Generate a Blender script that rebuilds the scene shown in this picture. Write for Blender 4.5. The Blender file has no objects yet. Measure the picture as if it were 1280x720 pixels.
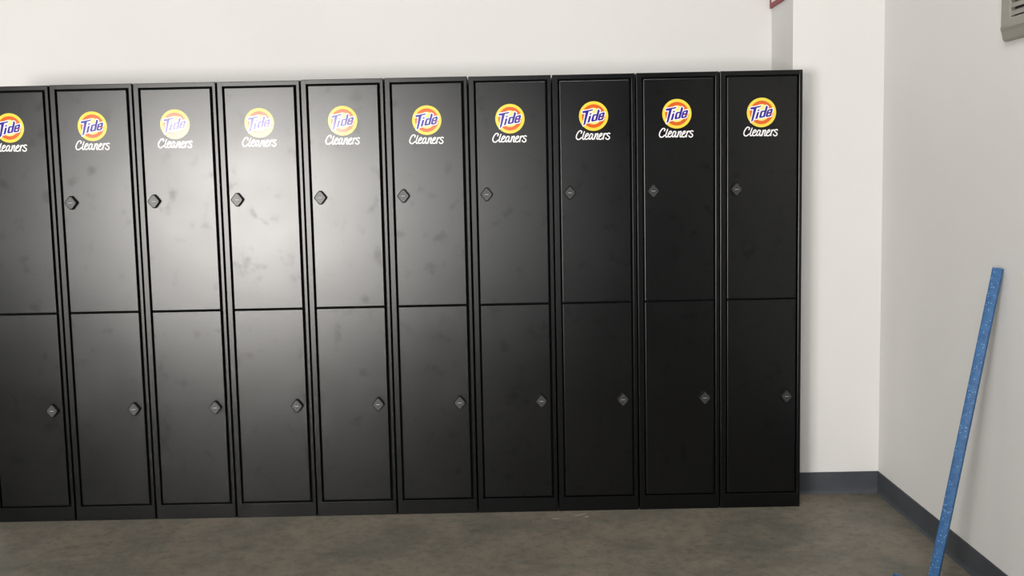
import bpy, bmesh, math, random
from mathutils import Vector, Matrix

random.seed(4)
scene = bpy.context.scene
C = scene.collection

# ------------------------------------------------------------------ camera, light, exposure
CAM = Vector((1.931, -4.540, 1.4509))
YAW, PITCH, ROLL, FOCAL_PX = -0.0030, -0.1035, -0.0208, 1341.78


def camera_axes():
    f = Vector((math.sin(YAW) * math.cos(PITCH), math.cos(YAW) * math.cos(PITCH), math.sin(PITCH)))
    r = f.cross(Vector((0, 0, 1))).normalized()
    u = r.cross(f)
    r2 = r * math.cos(ROLL) + u * math.sin(ROLL)
    u2 = u * math.cos(ROLL) - r * math.sin(ROLL)
    return r2, u2, f


cam_data = bpy.data.cameras.new('camera')
cam = bpy.data.objects.new('camera', cam_data)
C.objects.link(cam)
_r, _u, _f = camera_axes()
cam.matrix_world = Matrix(((_r.x, _u.x, -_f.x, CAM.x), (_r.y, _u.y, -_f.y, CAM.y),
                           (_r.z, _u.z, -_f.z, CAM.z), (0, 0, 0, 1)))
cam_data.sensor_width = 36.0
cam_data.lens = FOCAL_PX * 36.0 / 1280.0
cam_data.clip_start = 0.05
scene.camera = cam

world = bpy.data.worlds.new('world')
scene.world = world
world.use_nodes = True
world.node_tree.nodes['Background'].inputs[0].default_value = (0.80, 0.88, 1.0, 1)
world.node_tree.nodes['Background'].inputs[1].default_value = 1.0

# room measures (metres): x along the lockers, y into the picture, z up
X_LEFT, X_RIGHT = -3.60, 3.548
Y_BACK, Y_PILLAR, Y_FRONT = 0.572, 0.1835, -6.50
X_PILLAR = 3.1525
Z_CEIL = 3.80
BASE_H = 0.0986
DOOR_X0, DOOR_X1, DOOR_TOP = -1.76, 0.20, 2.14
DOOR_GLASS_Z = 0.38               # solid kick panel below the glass


def area_light(name, loc, rot, sx, sy, watts, col):
    d = bpy.data.lights.new(name, 'AREA')
    d.shape = 'RECTANGLE'
    d.size, d.size_y = sx, sy
    d.energy = watts
    d.color = col
    o = bpy.data.objects.new(name, d)
    C.objects.link(o)
    o.location = loc
    o.rotation_euler = rot
    return o


# daylight entering through the glass entrance door behind the camera
area_light('daylight_at_entrance', ((DOOR_X0 + DOOR_X1) / 2, Y_FRONT - 0.16, (DOOR_TOP + DOOR_GLASS_Z) / 2), (math.radians(90), 0, 0),
           DOOR_X1 - DOOR_X0, DOOR_TOP - DOOR_GLASS_Z, 455, (1.0, 0.962, 0.915))
# dim lights behind added, unseen side windows, widening the glare on the lockers
ADDED_WINDOWS = [(-3.25, -2.05, 0.42, DOOR_TOP), (0.50, 1.90, 0.42, DOOR_TOP)]
for wx0, wx1, wz0, wz1 in ADDED_WINDOWS:
    area_light('glare_widening_light', ((wx0 + wx1) / 2, Y_FRONT - 0.16, (wz0 + wz1) / 2), (math.radians(90), 0, 0),
               wx1 - wx0, wz1 - wz0, 44, (1.0, 0.975, 0.94))
# unseen ceiling panel, added as fill light for the walls
CEIL_FILLS = [(2.45, -2.6)]
for x, y in CEIL_FILLS:
    area_light('ceiling_fill_light', (x, y, Z_CEIL - 0.06), (0, 0, 0), 1.2, 0.6, 62, (1.0, 0.975, 0.95))

scene.view_settings.view_transform = 'Standard'
scene.view_settings.look = 'None'
scene.view_settings.gamma = 1.0
scene.view_settings.use_curve_mapping = False
scene.view_settings.exposure = 0.0


# ------------------------------------------------------------------ materials
def lin(c):
    return tuple(((v / 255) / 12.92 if v / 255 <= 0.04045 else ((v / 255 + 0.055) / 1.055) ** 2.4) for v in c) + (1,)


def base_mat(name, col, rough=0.5, spec=0.5, metal=0.0):
    m = bpy.data.materials.new(name)
    m.use_nodes = True
    b = m.node_tree.nodes['Principled BSDF']
    b.inputs['Base Color'].default_value = col
    b.inputs['Roughness'].default_value = rough
    b.inputs['Specular IOR Level'].default_value = spec
    b.inputs['Metallic'].default_value = metal
    return m, m.node_tree, b


def noise(nt, scale, detail=4, rough=0.55, coord='Object', stretch=None, dist=0.0):
    tc = nt.nodes.new('ShaderNodeTexCoord')
    n = nt.nodes.new('ShaderNodeTexNoise')
    n.inputs['Scale'].default_value = scale
    n.inputs['Detail'].default_value = detail
    n.inputs['Roughness'].default_value = rough
    n.inputs['Distortion'].default_value = dist
    src = tc.outputs[coord]
    if stretch:
        mp = nt.nodes.new('ShaderNodeMapping')
        mp.inputs['Scale'].default_value = stretch
        nt.links.new(src, mp.inputs['Vector'])
        src = mp.outputs['Vector']
    nt.links.new(src, n.inputs['Vector'])
    return n.outputs['Fac']


def ramp(nt, fac, stops):
    r = nt.nodes.new('ShaderNodeValToRGB')
    el = r.color_ramp.elements
    while len(el) < len(stops):
        el.new(0.5)
    for e, (p, c) in zip(el, stops):
        e.position = p
        e.color = c
    nt.links.new(fac, r.inputs['Fac'])
    return r.outputs['Color']


def maprange(nt, fac, a, b, c, d):
    m = nt.nodes.new('ShaderNodeMapRange')
    for i, v in zip((1, 2, 3, 4), (a, b, c, d)):
        m.inputs[i].default_value = v
    nt.links.new(fac, m.inputs[0])
    return m.outputs[0]


def mix_col(nt, fac, a, b, blend='MIX'):
    m = nt.nodes.new('ShaderNodeMix')
    m.data_type = 'RGBA'
    m.blend_type = blend
    for sock, v in ((m.inputs['Factor'], fac), (m.inputs['A'], a), (m.inputs['B'], b)):
        if hasattr(v, 'is_linked'):
            nt.links.new(v, sock)
        else:
            sock.default_value = v
    return m.outputs['Result']


def bump(nt, b, fac, strength, dist):
    n = nt.nodes.new('ShaderNodeBump')
    n.inputs['Strength'].default_value = strength
    n.inputs['Distance'].default_value = dist
    nt.links.new(fac, n.inputs['Height'])
    nt.links.new(n.outputs['Normal'], b.inputs['Normal'])


def wall_material(name, col):
    m, nt, b = base_mat(name, col, 0.62, 0.25)
    n = noise(nt, 1.6, 3)
    dark = tuple(v * 0.975 for v in col[:3]) + (1,)
    nt.links.new(ramp(nt, n, [(0.35, dark), (0.65, col)]), b.inputs['Base Color'])
    bump(nt, b, noise(nt, 240, 2), 0.05, 0.001)
    return m


M_WALL = wall_material('painted_wall', (0.772, 0.768, 0.752, 1))
M_CEIL = wall_material('ceiling_paint', (0.40, 0.40, 0.39, 1))
M_FRONT = wall_material('dark_front_wall', (0.24, 0.238, 0.232, 1))

# mottled sealed concrete
M_FLOOR, nt, b = base_mat('sealed_concrete', (0.2, 0.18, 0.15, 1), 0.5, 0.3)
big = ramp(nt, noise(nt, 2.6, 8, 0.68, dist=0.35), [(0.36, (0.125, 0.122, 0.100, 1)), (0.50, (0.166, 0.153, 0.124, 1)),
                                                   (0.64, (0.208, 0.182, 0.145, 1))])
small = ramp(nt, noise(nt, 22, 9, 0.74, dist=0.25), [(0.36, (0.68, 0.70, 0.67, 1)), (0.50, (1, 1, 1, 1)), (0.66, (1.22, 1.10, 0.98, 1))])
colr = mix_col(nt, 0.9, big, small, 'MULTIPLY')
grain = ramp(nt, noise(nt, 120, 3), [(0.35, (0.85, 0.85, 0.85, 1)), (0.65, (1.1, 1.1, 1.1, 1))])
nt.links.new(mix_col(nt, 0.7, colr, grain, 'MULTIPLY'), b.inputs['Base Color'])
nt.links.new(maprange(nt, noise(nt, 6, 5), 0.3, 0.7, 0.46, 0.6), b.inputs['Roughness'])
bump(nt, b, noise(nt, 60, 4), 0.06, 0.002)

M_STREAK = base_mat('pale_paint_streak', (0.36, 0.33, 0.24, 1), 0.7)[0]
M_BASEB, nt, b = base_mat('rubber_cove_base', lin((74, 79, 86)), 0.5, 0.4)
nt.links.new(ramp(nt, noise(nt, 7, 4), [(0.3, (0.050, 0.056, 0.066, 1)), (0.7, (0.068, 0.075, 0.087, 1))]), b.inputs['Base Color'])


def powder_coat(name, smears):
    """black powder coat: near-black base under a satin clear sheen"""
    m = bpy.data.materials.new(name)
    m.use_nodes = True
    nt = m.node_tree
    nt.nodes.remove(nt.nodes['Principled BSDF'])
    df = nt.nodes.new('ShaderNodeBsdfDiffuse')
    df.inputs['Color'].default_value = (0.0014, 0.0018, 0.0024, 1)
    gl = nt.nodes.new('ShaderNodeBsdfAnisotropic')
    gl.distribution = 'BECKMANN'
    gl.inputs['Roughness'].default_value = 0.298
    lw = nt.nodes.new('ShaderNodeFresnel')
    lw.inputs['IOR'].default_value = 1.535
    mx = nt.nodes.new('ShaderNodeMixShader')
    nt.links.new(lw.outputs[0], mx.inputs[0])
    nt.links.new(df.outputs[0], mx.inputs[1])
    nt.links.new(gl.outputs[0], mx.inputs[2])
    nt.links.new(mx.outputs[0], nt.nodes['Material Output'].inputs[0])
    if smears:
        # finger smears and rub marks, different on every door
        tc = nt.nodes.new('ShaderNodeTexCoord')
        oi = nt.nodes.new('ShaderNodeObjectInfo')
        sc_ = nt.nodes.new('ShaderNodeVectorMath')
        sc_.operation = 'SCALE'
        sc_.inputs[0].default_value = (37.0, 11.0, 53.0)
        nt.links.new(oi.outputs['Random'], sc_.inputs['Scale'])
        ad = nt.nodes.new('ShaderNodeVectorMath')
        nt.links.new(tc.outputs['Object'], ad.inputs[0])
        nt.links.new(sc_.outputs[0], ad.inputs[1])

        def nz(scale):
            n = nt.nodes.new('ShaderNodeTexNoise')
            for k, v in (('Scale', scale), ('Detail', 2), ('Roughness', 0.5)):
                n.inputs[k].default_value = v
            nt.links.new(ad.outputs[0], n.inputs['Vector'])
            return n.outputs['Fac']
        nt.links.new(maprange(nt, nz(4.0), 0.3, 0.72, 0.286, 0.312), gl.inputs['Roughness'])
        nt.links.new(maprange(nt, nz(15.0), 0.60, 0.78, 1.0, 0.72), gl.inputs['Color'])
    return m


M_LOCKER = powder_coat('black_powder_coat', True)
M_FRAME = powder_coat('black_frame_coat', False)
M_SLIT_SHADE = base_mat('slit_shade_black', (0.003, 0.003, 0.003, 1), 0.8, 0.1)[0]
M_LOCK = base_mat('black_lock_rubber', (0.004, 0.004, 0.0045, 1), 0.6, 0.25)[0]
M_LOCKFACE, nt, b = base_mat('grey_lock_face', (0.022, 0.022, 0.024, 1), 0.34, 0.5)
M_KEY = base_mat('lock_key', (0.075, 0.075, 0.078, 1), 0.5)[0]
M_LOCKMARK = base_mat('lock_mark', (0.26, 0.26, 0.26, 1), 0.5)[0]


def vinyl(name, rgb):
    return base_mat(name, lin(rgb), 0.13, 0.42)[0]


M_YELLOW = vinyl('yellow_vinyl', (246, 216, 78))
M_CREAM = vinyl('pale_yellow_vinyl', (250, 232, 130))
M_ORANGE = vinyl('orange_vinyl', (222, 102, 42))
M_WHITE = vinyl('white_vinyl', (252, 248, 250))
M_BLUE = vinyl('blue_vinyl', (56, 40, 150))

M_BLUEBAR, nt, b = base_mat('blue_speckled_bar', lin((52, 112, 178)), 0.5, 0.4)
tc = nt.nodes.new('ShaderNodeTexCoord')
vo = nt.nodes.new('ShaderNodeTexVoronoi')
vo.inputs['Scale'].default_value = 95
nt.links.new(tc.outputs['Object'], vo.inputs['Vector'])
tone = ramp(nt, noise(nt, 60, 4), [(0.35, lin((36, 82, 132))), (0.5, lin((42, 92, 142))), (0.66, lin((50, 101, 150)))])
sp = ramp(nt, vo.outputs['Distance'], [(0.15, (1, 1, 1, 1)), (0.24, (0, 0, 0, 1))])
nt.links.new(mix_col(nt, sp, tone, lin((112, 152, 188))), b.inputs['Base Color'])

M_VENT = base_mat('beige_grey_vent', (0.30, 0.292, 0.255, 1), 0.5, 0.4)[0]
M_VENTIN = base_mat('vent_inside', (0.03, 0.03, 0.03, 1), 0.8, 0.2)[0]
M_RED = base_mat('red_sign_border', lin((138, 36, 44)), 0.5)[0]
M_SIGN = base_mat('white_sign_face', (0.78, 0.77, 0.75, 1), 0.5)[0]
M_ALU = base_mat('door_aluminium', (0.35, 0.35, 0.36, 1), 0.4, 0.5, 0.8)[0]

M_GLASS = bpy.data.materials.new('door_glass')
M_GLASS.use_nodes = True
nt = M_GLASS.node_tree
nt.nodes.remove(nt.nodes['Principled BSDF'])
tr = nt.nodes.new('ShaderNodeBsdfTransparent')
tr.inputs[0].default_value = (0.95, 0.95, 0.95, 1)
gl = nt.nodes.new('ShaderNodeBsdfGlossy')
gl.inputs['Roughness'].default_value = 0.02
fr = nt.nodes.new('ShaderNodeFresnel')
mx = nt.nodes.new('ShaderNodeMixShader')
nt.links.new(fr.outputs[0], mx.inputs[0])
nt.links.new(tr.outputs[0], mx.inputs[1])
nt.links.new(gl.outputs[0], mx.inputs[2])
nt.links.new(mx.outputs[0], nt.nodes['Material Output'].inputs[0])


# ------------------------------------------------------------------ mesh helpers
def add_box(bm, x0, x1, y0, y1, z0, z1, bevel=0.0, seg=2):
    vs = [bm.verts.new((x, y, z)) for x in (x0, x1) for y in (y0, y1) for z in (z0, z1)]
    fs = []
    for q in ((0, 1, 3, 2), (4, 6, 7, 5), (0, 4, 5, 1), (2, 3, 7, 6), (0, 2, 6, 4), (1, 5, 7, 3)):
        fs.append(bm.faces.new([vs[i] for i in q]))
    if bevel > 0:
        es = list({e for f in fs for e in f.edges})
        bmesh.ops.bevel(bm, geom=es, offset=bevel, segments=seg, profile=0.5, affect='EDGES')
    return bm


def make_mesh(name, bm, mat, smooth=False):
    bmesh.ops.recalc_face_normals(bm, faces=bm.faces[:])
    me = bpy.data.meshes.new(name)
    bm.to_mesh(me)
    bm.free()
    me.materials.append(mat)
    if smooth:
        for p in me.polygons:
            p.use_smooth = True
        try:
            me.set_sharp_from_angle(angle=math.radians(35))
        except Exception:
            pass
    return me


def link(name, me, parent=None, loc=(0, 0, 0), rz=0.0):
    o = bpy.data.objects.new(name, me)
    C.objects.link(o)
    if parent:
        o.parent = parent
    o.location = loc
    o.rotation_euler = (0, 0, rz)
    return o


def obj(name, bm, mat, parent=None, loc=(0, 0, 0), smooth=False):
    return link(name, make_mesh(name, bm, mat, smooth), parent, loc)


def struct(name, bm, mat, parent=None):
    o = obj(name, bm, mat, parent)
    if parent is None:
        o['kind'] = 'structure'
    return o


def thing(name, label, cat, loc, group=None):
    o = bpy.data.objects.new(name, None)
    C.objects.link(o)
    o.location = loc
    o.empty_display_size = 0.1
    o['label'] = label
    o['category'] = cat
    if group:
        o['group'] = group
    return o


def BM():
    return bmesh.new()


# ------------------------------------------------------------------ the room
T = 0.15
floor = struct('floor', add_box(BM(), X_LEFT - T, X_RIGHT + T, Y_FRONT - T, Y_BACK + T, -0.15, 0.0), M_FLOOR)
struct('ceiling', add_box(BM(), X_LEFT - T, X_RIGHT + T, Y_FRONT - T, Y_BACK + T, Z_CEIL, Z_CEIL + 0.15), M_CEIL)
struct('wall_back', add_box(BM(), X_LEFT - T, X_RIGHT + T, Y_BACK, Y_BACK + T, 0, Z_CEIL), M_WALL)
struct('wall_right', add_box(BM(), X_RIGHT, X_RIGHT + T, Y_FRONT, Y_BACK, 0, Z_CEIL), M_WALL)
struct('wall_left', add_box(BM(), X_LEFT - T, X_LEFT, Y_FRONT, Y_BACK, 0, Z_CEIL), M_WALL)
struct('wall_pillar', add_box(BM(), X_PILLAR, X_RIGHT, Y_PILLAR, Y_BACK, 0, Z_CEIL), M_WALL)
bm = BM()
zt = DOOR_TOP + 0.06
(a0, a1, az, _), (b0, b1, bz, _) = ADDED_WINDOWS
for x0, x1 in ((X_LEFT - T, a0 - 0.05), (a1 + 0.05, DOOR_X0 - 0.06), (DOOR_X1 + 0.06, b0 - 0.05), (b1 + 0.05, X_RIGHT + T)):
    add_box(bm, x0, x1, Y_FRONT - T, Y_FRONT, 0, zt)
add_box(bm, a0 - 0.05, a1 + 0.05, Y_FRONT - T, Y_FRONT, 0, az - 0.05)
add_box(bm, b0 - 0.05, b1 + 0.05, Y_FRONT - T, Y_FRONT, 0, bz - 0.05)
add_box(bm, X_LEFT - T, X_RIGHT + T, Y_FRONT - T, Y_FRONT, zt, Z_CEIL)
struct('wall_front', bm, M_FRONT)


def cove_profile(bm, path, normal):
    """rubber cove base: flat strip with a small curved toe, swept along a straight run"""
    (x0, y0), (x1, y1) = path
    nx, ny = normal
    prof = [(0.0, 0.0), (0.011, 0.0), (0.0095, 0.003), (0.0065, 0.007), (0.0045, 0.013), (0.0035, 0.022), (0.0035, BASE_H - 0.002), (0.0015, BASE_H), (0.0, BASE_H)]
    rows = []
    for (x, y) in ((x0, y0), (x1, y1)):
        rows.append([bm.verts.new((x + nx * d, y + ny * d, z)) for d, z in prof])
    n = len(prof)
    for i in range(n):
        bm.faces.new((rows[0][i], rows[0][(i + 1) % n], rows[1][(i + 1) % n], rows[1][i]))
    bm.faces.new(rows[0])
    bm.faces.new(rows[1])
    return bm


struct('baseboard_pillar', cove_profile(BM(), ((X_PILLAR, Y_PILLAR), (X_RIGHT, Y_PILLAR)), (0, -1)), M_BASEB)
struct('baseboard_right', cove_profile(BM(), ((X_RIGHT, Y_PILLAR), (X_RIGHT, Y_FRONT)), (-1, 0)), M_BASEB)

# pale paint streaks on the floor in front of the lockers
for (x, y, w, h, a) in ((2.085, -0.10, 0.034, 0.006, 0.16), (2.19, -0.055, 0.062, 0.005, 0.55), (2.215, -0.085, 0.022, 0.007, 0.1),
                        (1.99, -0.13, 0.010, 0.006, 0.9)):
    s = BM()
    n = 8
    pts = [(w / 2 * math.cos(2 * math.pi * k / n), h / 2 * math.sin(2 * math.pi * k / n) * random.uniform(0.7, 1.3)) for k in range(n)]
    lo = [s.verts.new((px, py, 0)) for px, py in pts]
    hi = [s.verts.new((px * 0.9, py * 0.9, 0.0008)) for px, py in pts]
    s.faces.new(hi)
    for k in range(n):
        s.faces.new((lo[k], lo[(k + 1) % n], hi[(k + 1) % n], hi[k]))
    o = obj('paint_streak', s, M_STREAK, floor, (x, y, 0.0002))
    o.rotation_euler = (0, 0, a)

# double glass entrance door behind the camera, the source of the glare on the lockers
bm = BM()
for x in (DOOR_X0 - 0.06, DOOR_X1 + 0.01):
    add_box(bm, x, x + 0.05, Y_FRONT - 0.12, Y_FRONT - 0.03, 0, DOOR_TOP + 0.06, 0.003)
add_box(bm, DOOR_X0 - 0.06, DOOR_X1 + 0.06, Y_FRONT - 0.12, Y_FRONT - 0.03, DOOR_TOP, DOOR_TOP + 0.06, 0.003)
xm = (DOOR_X0 + DOOR_X1) / 2
for a, c in ((DOOR_X0, xm - 0.004), (xm + 0.004, DOOR_X1)):
    add_box(bm, a, a + 0.03, Y_FRONT - 0.10, Y_FRONT - 0.06, 0.01, DOOR_TOP - 0.01, 0.003)
    add_box(bm, c - 0.03, c, Y_FRONT - 0.10, Y_FRONT - 0.06, 0.01, DOOR_TOP - 0.01, 0.003)
    add_box(bm, a + 0.03, c - 0.03, Y_FRONT - 0.10, Y_FRONT - 0.06, 0.01, DOOR_GLASS_Z, 0.003)
    add_box(bm, a + 0.03, c - 0.03, Y_FRONT - 0.10, Y_FRONT - 0.06, DOOR_TOP - 0.04, DOOR_TOP - 0.01, 0.003)
door = struct('door_1', bm, M_ALU)
for a, c in ((DOOR_X0, xm), (xm, DOOR_X1)):
    obj('pane', add_box(BM(), a + 0.03, c - 0.03, Y_FRONT - 0.084, Y_FRONT - 0.078, DOOR_GLASS_Z, DOOR_TOP - 0.04), M_GLASS, door)

for i, (x0, x1, z0, z1) in enumerate(ADDED_WINDOWS):  # unseen windows, added to frame the lights that widen the glare
    bm = BM()
    ya, yb = Y_FRONT - 0.12, Y_FRONT - 0.03
    add_box(bm, x0 - 0.05, x0, ya, yb, z0 - 0.05, z1 + 0.05, 0.003)
    add_box(bm, x1, x1 + 0.05, ya, yb, z0 - 0.05, z1 + 0.05, 0.003)
    add_box(bm, x0, x1, ya, yb, z0 - 0.05, z0, 0.003)
    add_box(bm, x0, x1, ya, yb, z1, z1 + 0.05, 0.003)
    wnd = struct('added_window_%d' % (i + 1), bm, M_ALU)
    obj('pane', add_box(BM(), x0, x1, Y_FRONT - 0.084, Y_FRONT - 0.078, z0, z1), M_GLASS, wnd)

# housing around the added ceiling fill light
for i, (x, y) in enumerate(CEIL_FILLS):
    bm = BM()
    add_box(bm, x - 0.64, x + 0.64, y - 0.34, y - 0.30, Z_CEIL - 0.07, Z_CEIL)
    add_box(bm, x - 0.64, x + 0.64, y + 0.30, y + 0.34, Z_CEIL - 0.07, Z_CEIL)
    add_box(bm, x - 0.64, x - 0.60, y - 0.30, y + 0.30, Z_CEIL - 0.07, Z_CEIL)
    add_box(bm, x + 0.60, x + 0.64, y - 0.30, y + 0.30, Z_CEIL - 0.07, Z_CEIL)
    struct('fill_housing_%d' % (i + 1), bm, M_CEIL)

# ------------------------------------------------------------------ lockers
W, H, D = 0.35, 1.8689, 0.50
GAP = 0.0029                       # half the slit between two lockers
DX0, DX1 = 0.0325, 0.3235          # door edges
OX0, OX1 = 0.0255, 0.3325          # opening in the front frame
UZ0, UZ1 = 0.9130, 1.8430          # upper door
LZ0, LZ1 = 0.0690, 0.9065          # lower door
OZ0, OZ1 = 0.0625, 1.8490

bm = BM()
add_box(bm, GAP, GAP + 0.012, 0.018, D, 0, H)
add_box(bm, W - GAP - 0.012, W - GAP, 0.018, D, 0, H)
add_box(bm, GAP + 0.012, W - GAP - 0.012, 0.018, D, H - 0.014, H)
add_box(bm, GAP + 0.012, W - GAP - 0.012, 0.018, D, 0.0, 0.055)
add_box(bm, GAP + 0.012, W - GAP - 0.012, D - 0.01, D, 0.055, H - 0.014)
ME_CARCASS = make_mesh('carcass', bm, M_FRAME)

bm = BM()      # near-black sheet standing in for the shade in the slits around the doors
add_box(bm, GAP + 0.012, W - GAP - 0.012, 0.0195, 0.026, 0.055, H - 0.014)
ME_LINER = make_mesh('slit_shade', bm, M_SLIT_SHADE)


def rounded_ring(bm):
    add_box(bm, GAP, OX0, 0.0, 0.018, 0.0, H, 0.0022)
    add_box(bm, OX1, W - GAP, 0.0, 0.018, 0.0, H, 0.0022)
    add_box(bm, OX0 - 0.004, OX1 + 0.004, 0.00015, 0.0178, OZ1, H - 0.0002, 0.0020)
    add_box(bm, OX0 - 0.004, OX1 + 0.004, 0.00015, 0.0178, 0.0, OZ0, 0.0020)
    return bm


ME_FRAME = make_mesh('front_frame', rounded_ring(BM()), M_FRAME)
ME_UDOOR = make_mesh('upper_door', add_box(BM(), DX0, DX1, 0.0006, 0.0185, UZ0, UZ1, 0.0022, 3), M_LOCKER)
ME_LDOOR = make_mesh('lower_door', add_box(BM(), DX0, DX1, 0.0006, 0.0185, LZ0, LZ1, 0.0022, 3), M_LOCKER)


def rhombus(hw, hh, r, n=6):
    """rounded rhombus outline in x,z"""
    corners = [(hw, 0), (0, hh), (-hw, 0), (0, -hh)]
    pts = []
    for i in range(4):
        p = Vector(corners[i]); a = Vector(corners[i - 1]); c = Vector(corners[(i + 1) % 4])
        da, dc = (a - p).normalized(), (c - p).normalized()
        half = da.angle(dc) / 2
        t = r / math.tan(half)
        s, e = p + da * t, p + dc * t
        o = p + (da + dc).normalized() * (r / math.sin(half))
        a0 = math.atan2(s.y - o.y, s.x - o.x)
        a1 = math.atan2(e.y - o.y, e.x - o.x)
        d = (a1 - a0 + math.pi) % (2 * math.pi) - math.pi
        for k in range(n + 1):
            th = a0 + d * k / n
            pts.append((o.x + r * math.cos(th), o.y + r * math.sin(th)))
    return pts


def loft(bm, rings):
    """rings: list of (outline pts, y); closed at the last ring"""
    vs = [[bm.verts.new((x, y, z)) for x, z in pts] for pts, y in rings]
    n = len(vs[0])
    for a, b_ in zip(vs, vs[1:]):
        for k in range(n):
            bm.faces.new((a[k], a[(k + 1) % n], b_[(k + 1) % n], b_[k]))
    bm.faces.new(vs[-1])
    bm.faces.new(vs[0])
    return bm


HW, HH = 0.0275, 0.0345
ME_LOCK = make_mesh('lock', loft(BM(), [(rhombus(HW, HH, 0.009), 0.0006), (rhombus(HW, HH, 0.009), -0.0155),
                                        (rhombus(HW - 0.0015, HH - 0.0018, 0.0085), -0.0172)]), M_LOCK, True)
ME_LFACE = make_mesh('lock_face', loft(BM(), [(rhombus(HW - 0.004, HH - 0.0048, 0.0075), -0.0168),
                                              (rhombus(HW - 0.0045, HH - 0.0054, 0.0072), -0.0181)]), M_LOCKFACE, True)
ME_LMARK = make_mesh('lock_mark', add_box(BM(), -0.0085, 0.0085, -0.0186, -0.0180, -0.0017, 0.0017), M_LOCKMARK)
bm = BM()
for px, pz in ((-0.0055, 0.0105), (0.0055, 0.0105), (-0.0055, -0.0105), (0.0055, -0.0105), (0, 0.0175), (0, -0.0175), (-0.0135, 0.0055),
               (0.0135, 0.0055), (-0.0135, -0.0055), (0.0135, -0.0055)):
    add_box(bm, px - 0.0022, px + 0.0022, -0.0185, -0.0180, pz - 0.0018, pz + 0.0018)
ME_LKEYS = make_mesh('lock_keys', bm, M_KEY)

# ---- the round emblem and its lettering, drawn in units of the emblem's radius
R = 0.0612


def annulus(bm, r0, r1, y, n=56):
    a = [bm.verts.new((r0 * math.cos(2 * math.pi * k / n), y, r0 * math.sin(2 * math.pi * k / n))) for k in range(n)] if r0 else None
    b_ = [bm.verts.new((r1 * math.cos(2 * math.pi * k / n), y, r1 * math.sin(2 * math.pi * k / n))) for k in range(n)]
    if a:
        for k in range(n):
            bm.faces.new((a[k], b_[k], b_[(k + 1) % n], a[(k + 1) % n]))
    else:
        bm.faces.new(b_)
    return bm


def disc_slab(r0, r1, y0, y1, mat, name):
    """a thin piece of vinyl: front face, rim and back"""
    bm = BM()
    n = 56

    def ring(r, y):
        return [bm.verts.new((r * math.cos(2 * math.pi * k / n), y, r * math.sin(2 * math.pi * k / n))) for k in range(n)]
    o0, o1 = ring(r1, y0), ring(r1, y1)
    if r0:
        i0, i1 = ring(r0, y0), ring(r0, y1)
    for k in range(n):
        j = (k + 1) % n
        bm.faces.new((o0[k], o0[j], o1[j], o1[k]))
        if r0:
            bm.faces.new((i0[k], i1[k], i1[j], i0[j]))
            bm.faces.new((i1[k], o1[k], o1[j], i1[j]))
            bm.faces.new((i0[k], i0[j], o0[j], o0[k]))
    if not r0:
        bm.faces.new(o1)
        bm.faces.new(o0)
    return make_mesh(name, bm, mat)


ME_YRING = disc_slab(0.80 * R, 1.0 * R, 0.0008, 0.0001, M_YELLOW, 'emblem_rim')
ME_ORING = disc_slab(0.56 * R, 0.80 * R, 0.0008, 0.0001, M_ORANGE, 'emblem_ring')
ME_CDISC = disc_slab(0.0, 0.56 * R, 0.0008, 0.0001, M_CREAM, 'emblem_centre')

TILT = 0.0208


def uv_big(p):
    u, v = (p[0] - 335.0) / 227.0, (287.0 - p[1]) / 227.0
    return (u * math.cos(TILT) + v * math.sin(TILT), v * math.cos(TILT) - u * math.sin(TILT))


LETTERS = [
    # T with its long horn to the right and the pointed foot
    ([(158, 217), (172, 210), (250, 196), (330, 181), (322, 196), (300, 208), (258, 216), (236, 300), (206, 412), (176, 436), (180, 400), (196, 315),
      (210, 239), (190, 238), (166, 243)], None),
    # i
    ([(266, 286), (300, 278), (272, 381), (238, 391)], None),
    ([(275, 247), (306, 239), (300, 262), (270, 269)], None),
    # d
    ([(383, 256), (400, 190), (409, 182), (432, 200), (388, 356), (356, 364), (318, 372), (303, 368), (298, 352), (318, 282), (328, 266), (346, 259)],
     [(347, 283), (376, 277), (360, 340), (334, 346)]),
    # e
    ([(440, 245), (486, 229), (504, 231), (509, 246), (496, 294), (436, 307), (431, 331), (458, 327), (464, 314), (494, 308), (486, 336), (472, 347),
      (420, 357), (402, 351), (400, 334), (420, 266), (428, 252)],
     [(450, 263), (476, 256), (470, 277), (443, 284)]),
]


def letter_mesh(loops_list, z_front, mat, name):
    """fill each outline with its hole by triangulating, then give it a little thickness"""
    bm = BM()
    for outer, hole in loops_list:
        edges = []
        for lp in (outer, hole):
            if not lp:
                continue
            vs = []
            for p in lp:
                u, v = uv_big(p)
                vs.append(bm.verts.new((u * R, z_front, v * R)))
            for k in range(len(vs)):
                edges.append(bm.edges.new((vs[k], vs[(k + 1) % len(vs)])))
        bmesh.ops.triangle_fill(bm, use_beauty=True, edges=edges, normal=(0, -1, 0))
    # remove filler triangles inside holes
    for outer, hole in loops_list:
        if not hole:
            continue
        hp = [uv_big(p) for p in hole]

        def inside(x, y):
            c = False
            for (x0, y0), (x1, y1) in zip(hp, hp[1:] + hp[:1]):
                if (y0 > y) != (y1 > y) and x < (x1 - x0) * (y - y0) / (y1 - y0) + x0:
                    c = not c
            return c
        kill = [f for f in bm.faces if inside(f.calc_center_median().x / R, f.calc_center_median().z / R)]
        bmesh.ops.delete(bm, geom=kill, context='FACES_ONLY')
    me = bpy.data.meshes.new(name)
    for f in bm.faces:
        if f.normal.y > 0:
            f.normal_flip()
    bm.to_mesh(me)
    bm.free()
    me.materials.append(mat)
    return me


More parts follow.
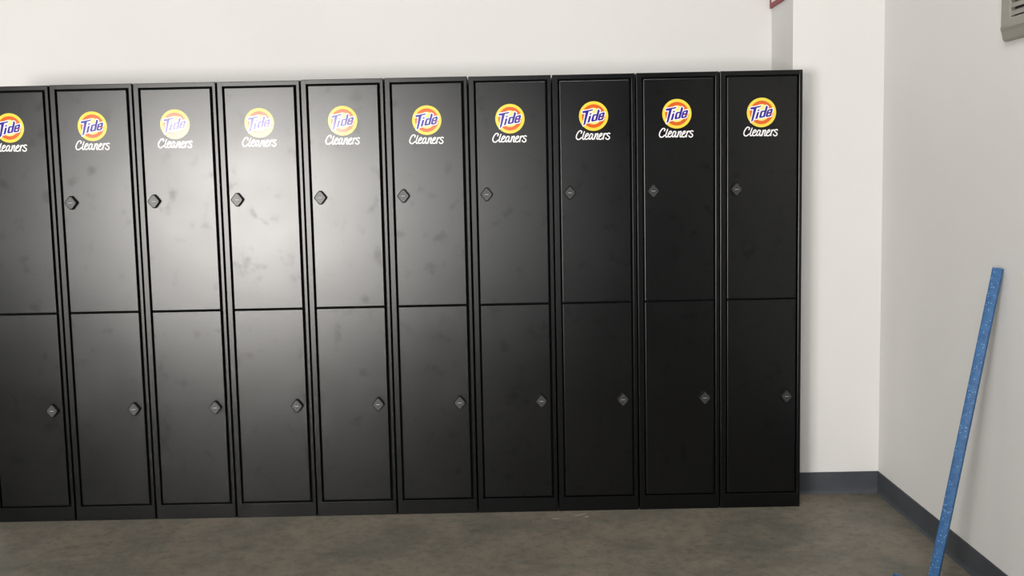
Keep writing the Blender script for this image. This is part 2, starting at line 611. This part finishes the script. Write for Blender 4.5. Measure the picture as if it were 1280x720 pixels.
def stroke(bm, pts, w, y, rise=0.0006):
    """a mitred ribbon with round ends along a polyline of (x, z); it climbs a hair so that crossings lie over each other"""
    P_ = [Vector(p) for p in pts]
    n = len(P_)
    left, right = [], []
    for i, p in enumerate(P_):
        t = (P_[min(i + 1, n - 1)] - P_[max(i - 1, 0)]).normalized()
        nn = Vector((-t.y, t.x)) * w / 2
        yy = y - rise * i / (n - 1)
        left.append(bm.verts.new((p.x + nn.x, yy, p.y + nn.y)))
        right.append(bm.verts.new((p.x - nn.x, yy, p.y - nn.y)))
    for i in range(n - 1):
        bm.faces.new((left[i], left[i + 1], right[i + 1], right[i]))
    for i, sgn in ((0, -1), (n - 1, 1)):
        t = (P_[min(i + 1, n - 1)] - P_[max(i - 1, 0)]).normalized() * sgn
        a0 = math.atan2(t.y, t.x)
        yy = y - rise * i / (n - 1)
        arc = [bm.verts.new((P_[i].x + w / 2 * math.cos(a0 + (k / 6 - 0.5) * math.pi), yy, P_[i].y + w / 2 * math.sin(a0 + (k / 6 - 0.5) * math.pi))) for k in range(7)]
        bm.faces.new(arc)


def grow(pts, d):
    """outline pushed outwards by d, blunt at sharp corners"""
    P_ = [Vector(p) for p in pts]
    area = sum(a.x * b_.y - b_.x * a.y for a, b_ in zip(P_, P_[1:] + P_[:1]))
    sg = 1 if area > 0 else -1
    out = []
    n = len(P_)
    for i in range(n):
        e0 = (P_[i] - P_[i - 1]).normalized()
        e1 = (P_[(i + 1) % n] - P_[i]).normalized()
        n0, n1 = Vector((e0.y, -e0.x)) * sg, Vector((e1.y, -e1.x)) * sg
        m = (n0 + n1).normalized()
        c = max(m.dot(n0), 0.05)
        turn_out = (e0.x * e1.y - e0.y * e1.x) * sg > 0
        if turn_out and c < 0.8:
            out.append(P_[i] + (n0 + m).normalized() * d * 1.08)
            out.append(P_[i] + (n1 + m).normalized() * d * 1.08)
        else:
            out.append(P_[i] + m * d / max(c, 0.6))
    return out


def finish_flat(bm, name, mat):
    for f in bm.faces:
        f.normal_update()
        if f.normal.y > 0:
            f.normal_flip()
    me = bpy.data.meshes.new(name)
    bm.to_mesh(me)
    bm.free()
    me.materials.append(mat)
    return me


bm = BM()
for k, (outer, hole) in enumerate(LETTERS):
    vs = [bm.verts.new((p.x * R, -0.0002 - 0.00008 * k, p.y * R)) for p in grow([uv_big(q) for q in outer], 0.062)]
    bmesh.ops.triangle_fill(bm, use_beauty=True, edges=[bm.edges.new((vs[j], vs[(j + 1) % len(vs)])) for j in range(len(vs))], normal=(0, -1, 0))
ME_TEDGE = finish_flat(bm, 'lettering_outline', M_WHITE)
ME_TLET = letter_mesh(LETTERS, -0.0011, M_BLUE, 'bold_lettering')


def spline(pts, n=5):
    out = []
    P_ = [pts[0]] + pts + [pts[-1]]
    for i in range(1, len(P_) - 2):
        p0, p1, p2, p3 = (Vector(P_[j]) for j in (i - 1, i, i + 1, i + 2))
        for k in range(n):
            t = k / n
            out.append(0.5 * ((2 * p1) + (p2 - p0) * t + (2 * p0 - 5 * p1 + 4 * p2 - p3) * t * t + (3 * p1 - p0 - 3 * p2 + p3) * t ** 3))
    out.append(Vector(pts[-1]))
    return out


SCRIPT = [
    [(248, 208), (264, 165), (236, 138), (190, 150), (140, 212), (106, 295), (112, 358), (152, 391), (205, 380), (255, 335)],
    [(342, 165), (312, 250), (290, 335), (300, 384), (332, 380), (365, 345)],
    [(362, 312), (410, 292), (455, 252), (450, 222), (414, 220), (377, 270), (360, 335), (378, 381), (425, 380), (470, 340)],
    [(582, 236), (540, 224), (500, 268), (480, 345), (496, 384), (536, 360), (572, 295), (588, 236), (566, 322), (576, 384), (606, 376), (636, 335)],
    [(668, 226), (652, 290), (632, 382)],
    [(640, 340), (680, 262), (720, 222), (740, 242), (716, 312), (706, 364), (730, 385), (768, 350)],
    [(768, 312), (818, 288), (856, 248), (852, 216), (816, 224), (780, 280), (764, 342), (788, 385), (840, 378), (884, 335)],
    [(918, 220), (902, 300), (890, 382)],
    [(902, 305), (935, 238), (972, 214), (990, 232)],
    [(1086, 222), (1052, 205), (1006, 230), (1010, 266), (1062, 306), (1072, 352), (1034, 386), (984, 376), (966, 346)],
]
bm = BM()
for st in SCRIPT:
    pts = []
    for p in st:
        u, v = (p[0] - 605.0) / 427.0, (-287.0 - p[1]) / 427.0
        u, v = u * math.cos(TILT) + v * math.sin(TILT), v * math.cos(TILT) - u * math.sin(TILT)
        pts.append((u * R, v * R))
    stroke(bm, spline(pts), 0.076 * R, 0.0002)
ME_SCRIPT = finish_flat(bm, 'script_lettering', M_WHITE)

ORD = ['leftmost black two-door locker, cut off by the left edge of the photo',
       'black two-door steel locker, second from the left in the row',
       'black two-door steel locker, third from the left in the row',
       'black two-door steel locker with the strongest window glare, fourth from the left',
       'black two-door steel locker, fifth from the left in the row',
       'black two-door steel locker, fifth from the white pillar at right',
       'black two-door steel locker, fourth from the white pillar at right',
       'black two-door steel locker, third from the white pillar at right',
       'black two-door steel locker, second from the white pillar at right',
       'rightmost black two-door locker, beside the white pillar']

#            dx      dz     door yaw (upper, lower)  emblem shift x, z
TWEAK = [(0.0000, 0.0000, -0.55, -0.45, 0.003, 0.001),
         (0.0005, 0.0010, -0.10, -0.10, 0.000, 0.000),
         (0.0000, 0.0000, 0.10, 0.00, -0.003, 0.002),
         (0.0004, -0.0008, 0.12, 0.10, 0.000, 0.001),
         (0.0000, 0.0012, -0.32, 0.00, 0.000, 0.001),
         (-0.0003, 0.0012, 0.05, 0.00, 0.002, -0.004),
         (0.0000, 0.0000, -0.08, 0.05, 0.000, -0.004),
         (0.0000, -0.0004, 0.05, -0.05, 0.000, 0.000),
         (0.0003, 0.0000, 0.00, 0.05, -0.002, 0.002),
         (0.0000, 0.0000, 0.00, 0.00, 0.002, 0.000)]

for i in range(10):
    dx, dz, yu, yl, ex, ez = TWEAK[i]
    lk = thing('locker', ORD[i], 'locker', ((i - 1) * W + dx, 0, 0), 'row of black two-door lockers')
    lk.scale = (1, 1, 1 + dz / H)
    link('carcass', ME_CARCASS, lk)
    link('slit_shade', ME_LINER, lk)
    link('front_frame', ME_FRAME, lk)

    def hung(name, me, yaw):
        # a door hangs a hair out of line, turned about its middle
        a = math.radians(yaw)
        cx, cy = (DX0 + DX1) / 2, 0.0006
        return link(name, me, lk, (cx - cx * math.cos(a) + cy * math.sin(a), cy - cx * math.sin(a) - cy * math.cos(a), 0), a)
    up = hung('upper_door', ME_UDOOR, yu)
    lo = hung('lower_door', ME_LDOOR, yl)
    for d, (lx, lz) in ((up, (0.0690, 1.3778)), (lo, (0.2835, 0.4905))):
        link('lock', ME_LOCK, d, (lx, 0, lz))
        link('lock_face', ME_LFACE, d, (lx, 0, lz))
        link('lock_mark', ME_LMARK, d, (lx, 0, lz))
        link('lock_keys', ME_LKEYS, d, (lx, 0, lz))
    e = (0.1735 + ex, 0, 1.6955 + ez)
    for nm, me in (('emblem_rim', ME_YRING), ('emblem_ring', ME_ORING), ('emblem_centre', ME_CDISC), ('lettering_outline', ME_TEDGE),
                   ('bold_lettering', ME_TLET), ('script_lettering', ME_SCRIPT)):
        link(nm, me, up, e)

# ------------------------------------------------------------------ blue pole leaning on the right wall
top = Vector((X_RIGHT - 0.0225, -1.0092, 1.1173))
foot = Vector((3.3121, -1.0379, 0.0200))
pl = thing('blue_pole', 'blue speckled pole leaning against the right wall, its foot on the floor', 'pole', (foot.x, foot.y, 0))
axis = (top - foot).normalized()
view = (CAM - (top + foot) / 2).normalized()
side = axis.cross(view).normalized()
fwd = side.cross(axis).normalized()
turn = math.radians(10)
side, fwd = side * math.cos(turn) + fwd * math.sin(turn), fwd * math.cos(turn) - side * math.sin(turn)
L = (top - foot).length
bm = BM()
add_box(bm, -0.0165, 0.0165, -0.011, 0.011, 0, L, 0.003, 3)
mw = Matrix(((side.x, fwd.x, axis.x, 0), (side.y, fwd.y, axis.y, 0), (side.z, fwd.z, axis.z, 0.020), (0, 0, 0, 1)))
shaft = obj('shaft', bm, M_BLUEBAR, pl, smooth=True)
shaft.matrix_local = mw
bm = BM()
add_box(bm, -0.163, 0.163, -0.0075, 0.0075, 0.0, 0.038, 0.003)
blade = obj('foot_blade', bm, M_BLUEBAR, pl, smooth=True)
blade.rotation_euler = (0, 0, math.atan2(-0.9023, 0.4311))
bm = BM()
add_box(bm, -0.026, 0.026, -0.019, 0.019, 0.012, 0.055, 0.005)
sock = obj('foot_socket', bm, M_BLUEBAR, pl, smooth=True)
sock.rotation_euler = (0, 0, math.atan2(-0.9023, 0.4311))

# ------------------------------------------------------------------ louvred unit high on the right wall
VY1, VY0, VZ0, VZ1 = -0.978, -1.60, 1.853, 2.25
vt = thing('wall_vent', 'beige-grey louvred vent high on the right wall', 'vent', (X_RIGHT, VY1, VZ0))
PR = 0.022
VH = VZ1 - VZ0
bm = BM()
add_box(bm, -PR, 0, -0.066, 0, 0.040, VH, 0.005, 3)
add_box(bm, -PR, 0, VY0 - VY1, VY0 - VY1 + 0.066, 0.040, VH, 0.005, 3)
add_box(bm, -PR + 0.0002, 0, VY0 - VY1 + 0.05, -0.05, VH - 0.05, VH - 0.0002, 0.005, 3)
add_box(bm, -PR + 0.0002, 0, VY0 - VY1 + 0.05, -0.05, 0.0402, 0.070, 0.004, 3)
obj('frame', bm, M_VENT, vt)
bm = BM()
pr = [(-PR, 0.046), (-PR, 0.041), (-PR + 0.004, 0.030), (-PR + 0.009, 0.006), (-PR + 0.012, 0.0), (0, 0.0), (0, 0.046)]
rows = [[bm.verts.new((x, y - (0.008 if z < 0.004 else 0.0) * sg, z)) for x, z in pr] for y, sg in ((0.0, 1), (VY0 - VY1, -1))]
for k in range(len(pr)):
    bm.faces.new((rows[0][k], rows[0][(k + 1) % len(pr)], rows[1][(k + 1) % len(pr)], rows[1][k]))
bm.faces.new(rows[0])
bm.faces.new(rows[1])
obj('lower_lip', bm, M_VENT, vt)
obj('backing', add_box(BM(), -0.006, -0.001, VY0 - VY1 + 0.03, -0.03, 0.06, VZ1 - VZ0 - 0.03), M_VENTIN, vt)
bm = BM()
pr = [(-PR + 0.002, 0.0), (-PR + 0.002, 0.013), (-0.007, 0.022), (-0.006, 0.020), (-PR + 0.004, 0.0)]
rows = [[bm.verts.new((x, y, z)) for x, z in pr] for y in (-0.064, VY0 - VY1 + 0.064)]
for k in range(len(pr)):
    bm.faces.new((rows[0][k], rows[0][(k + 1) % len(pr)], rows[1][(k + 1) % len(pr)], rows[1][k]))
bm.faces.new(rows[0])
bm.faces.new(rows[1])
ME_LOUVRE = make_mesh('louvre', bm, M_VENT)
z = 0.074
while z < VZ1 - VZ0 - 0.07:
    link('louvre', ME_LOUVRE, vt, (0, 0, z))
    z += 0.0245

# ------------------------------------------------------------------ red-bordered sign on the side of the pillar
SY0, SY1, SZ0, SZ1 = 0.262, 0.568, 2.203, 2.46
sg = thing('wall_sign', 'red-bordered sign on the shaded pillar side, cut off by the top edge of the photo', 'sign', (X_PILLAR, SY0, SZ0))
bm = BM()
th = 0.010
add_box(bm, -th, 0, 0, SY1 - SY0, 0, 0.022, 0.001)
add_box(bm, -th, 0, 0, SY1 - SY0, SZ1 - SZ0 - 0.022, SZ1 - SZ0, 0.001)
add_box(bm, -th, 0, 0, 0.018, 0.022, SZ1 - SZ0 - 0.022, 0.001)
add_box(bm, -th, 0, SY1 - SY0 - 0.018, SY1 - SY0, 0.022, SZ1 - SZ0 - 0.022, 0.001)
obj('border', bm, M_RED, sg)
obj('plate', add_box(BM(), -th + 0.003, -0.0005, 0.018, SY1 - SY0 - 0.018, 0.022, SZ1 - SZ0 - 0.022), M_SIGN, sg)
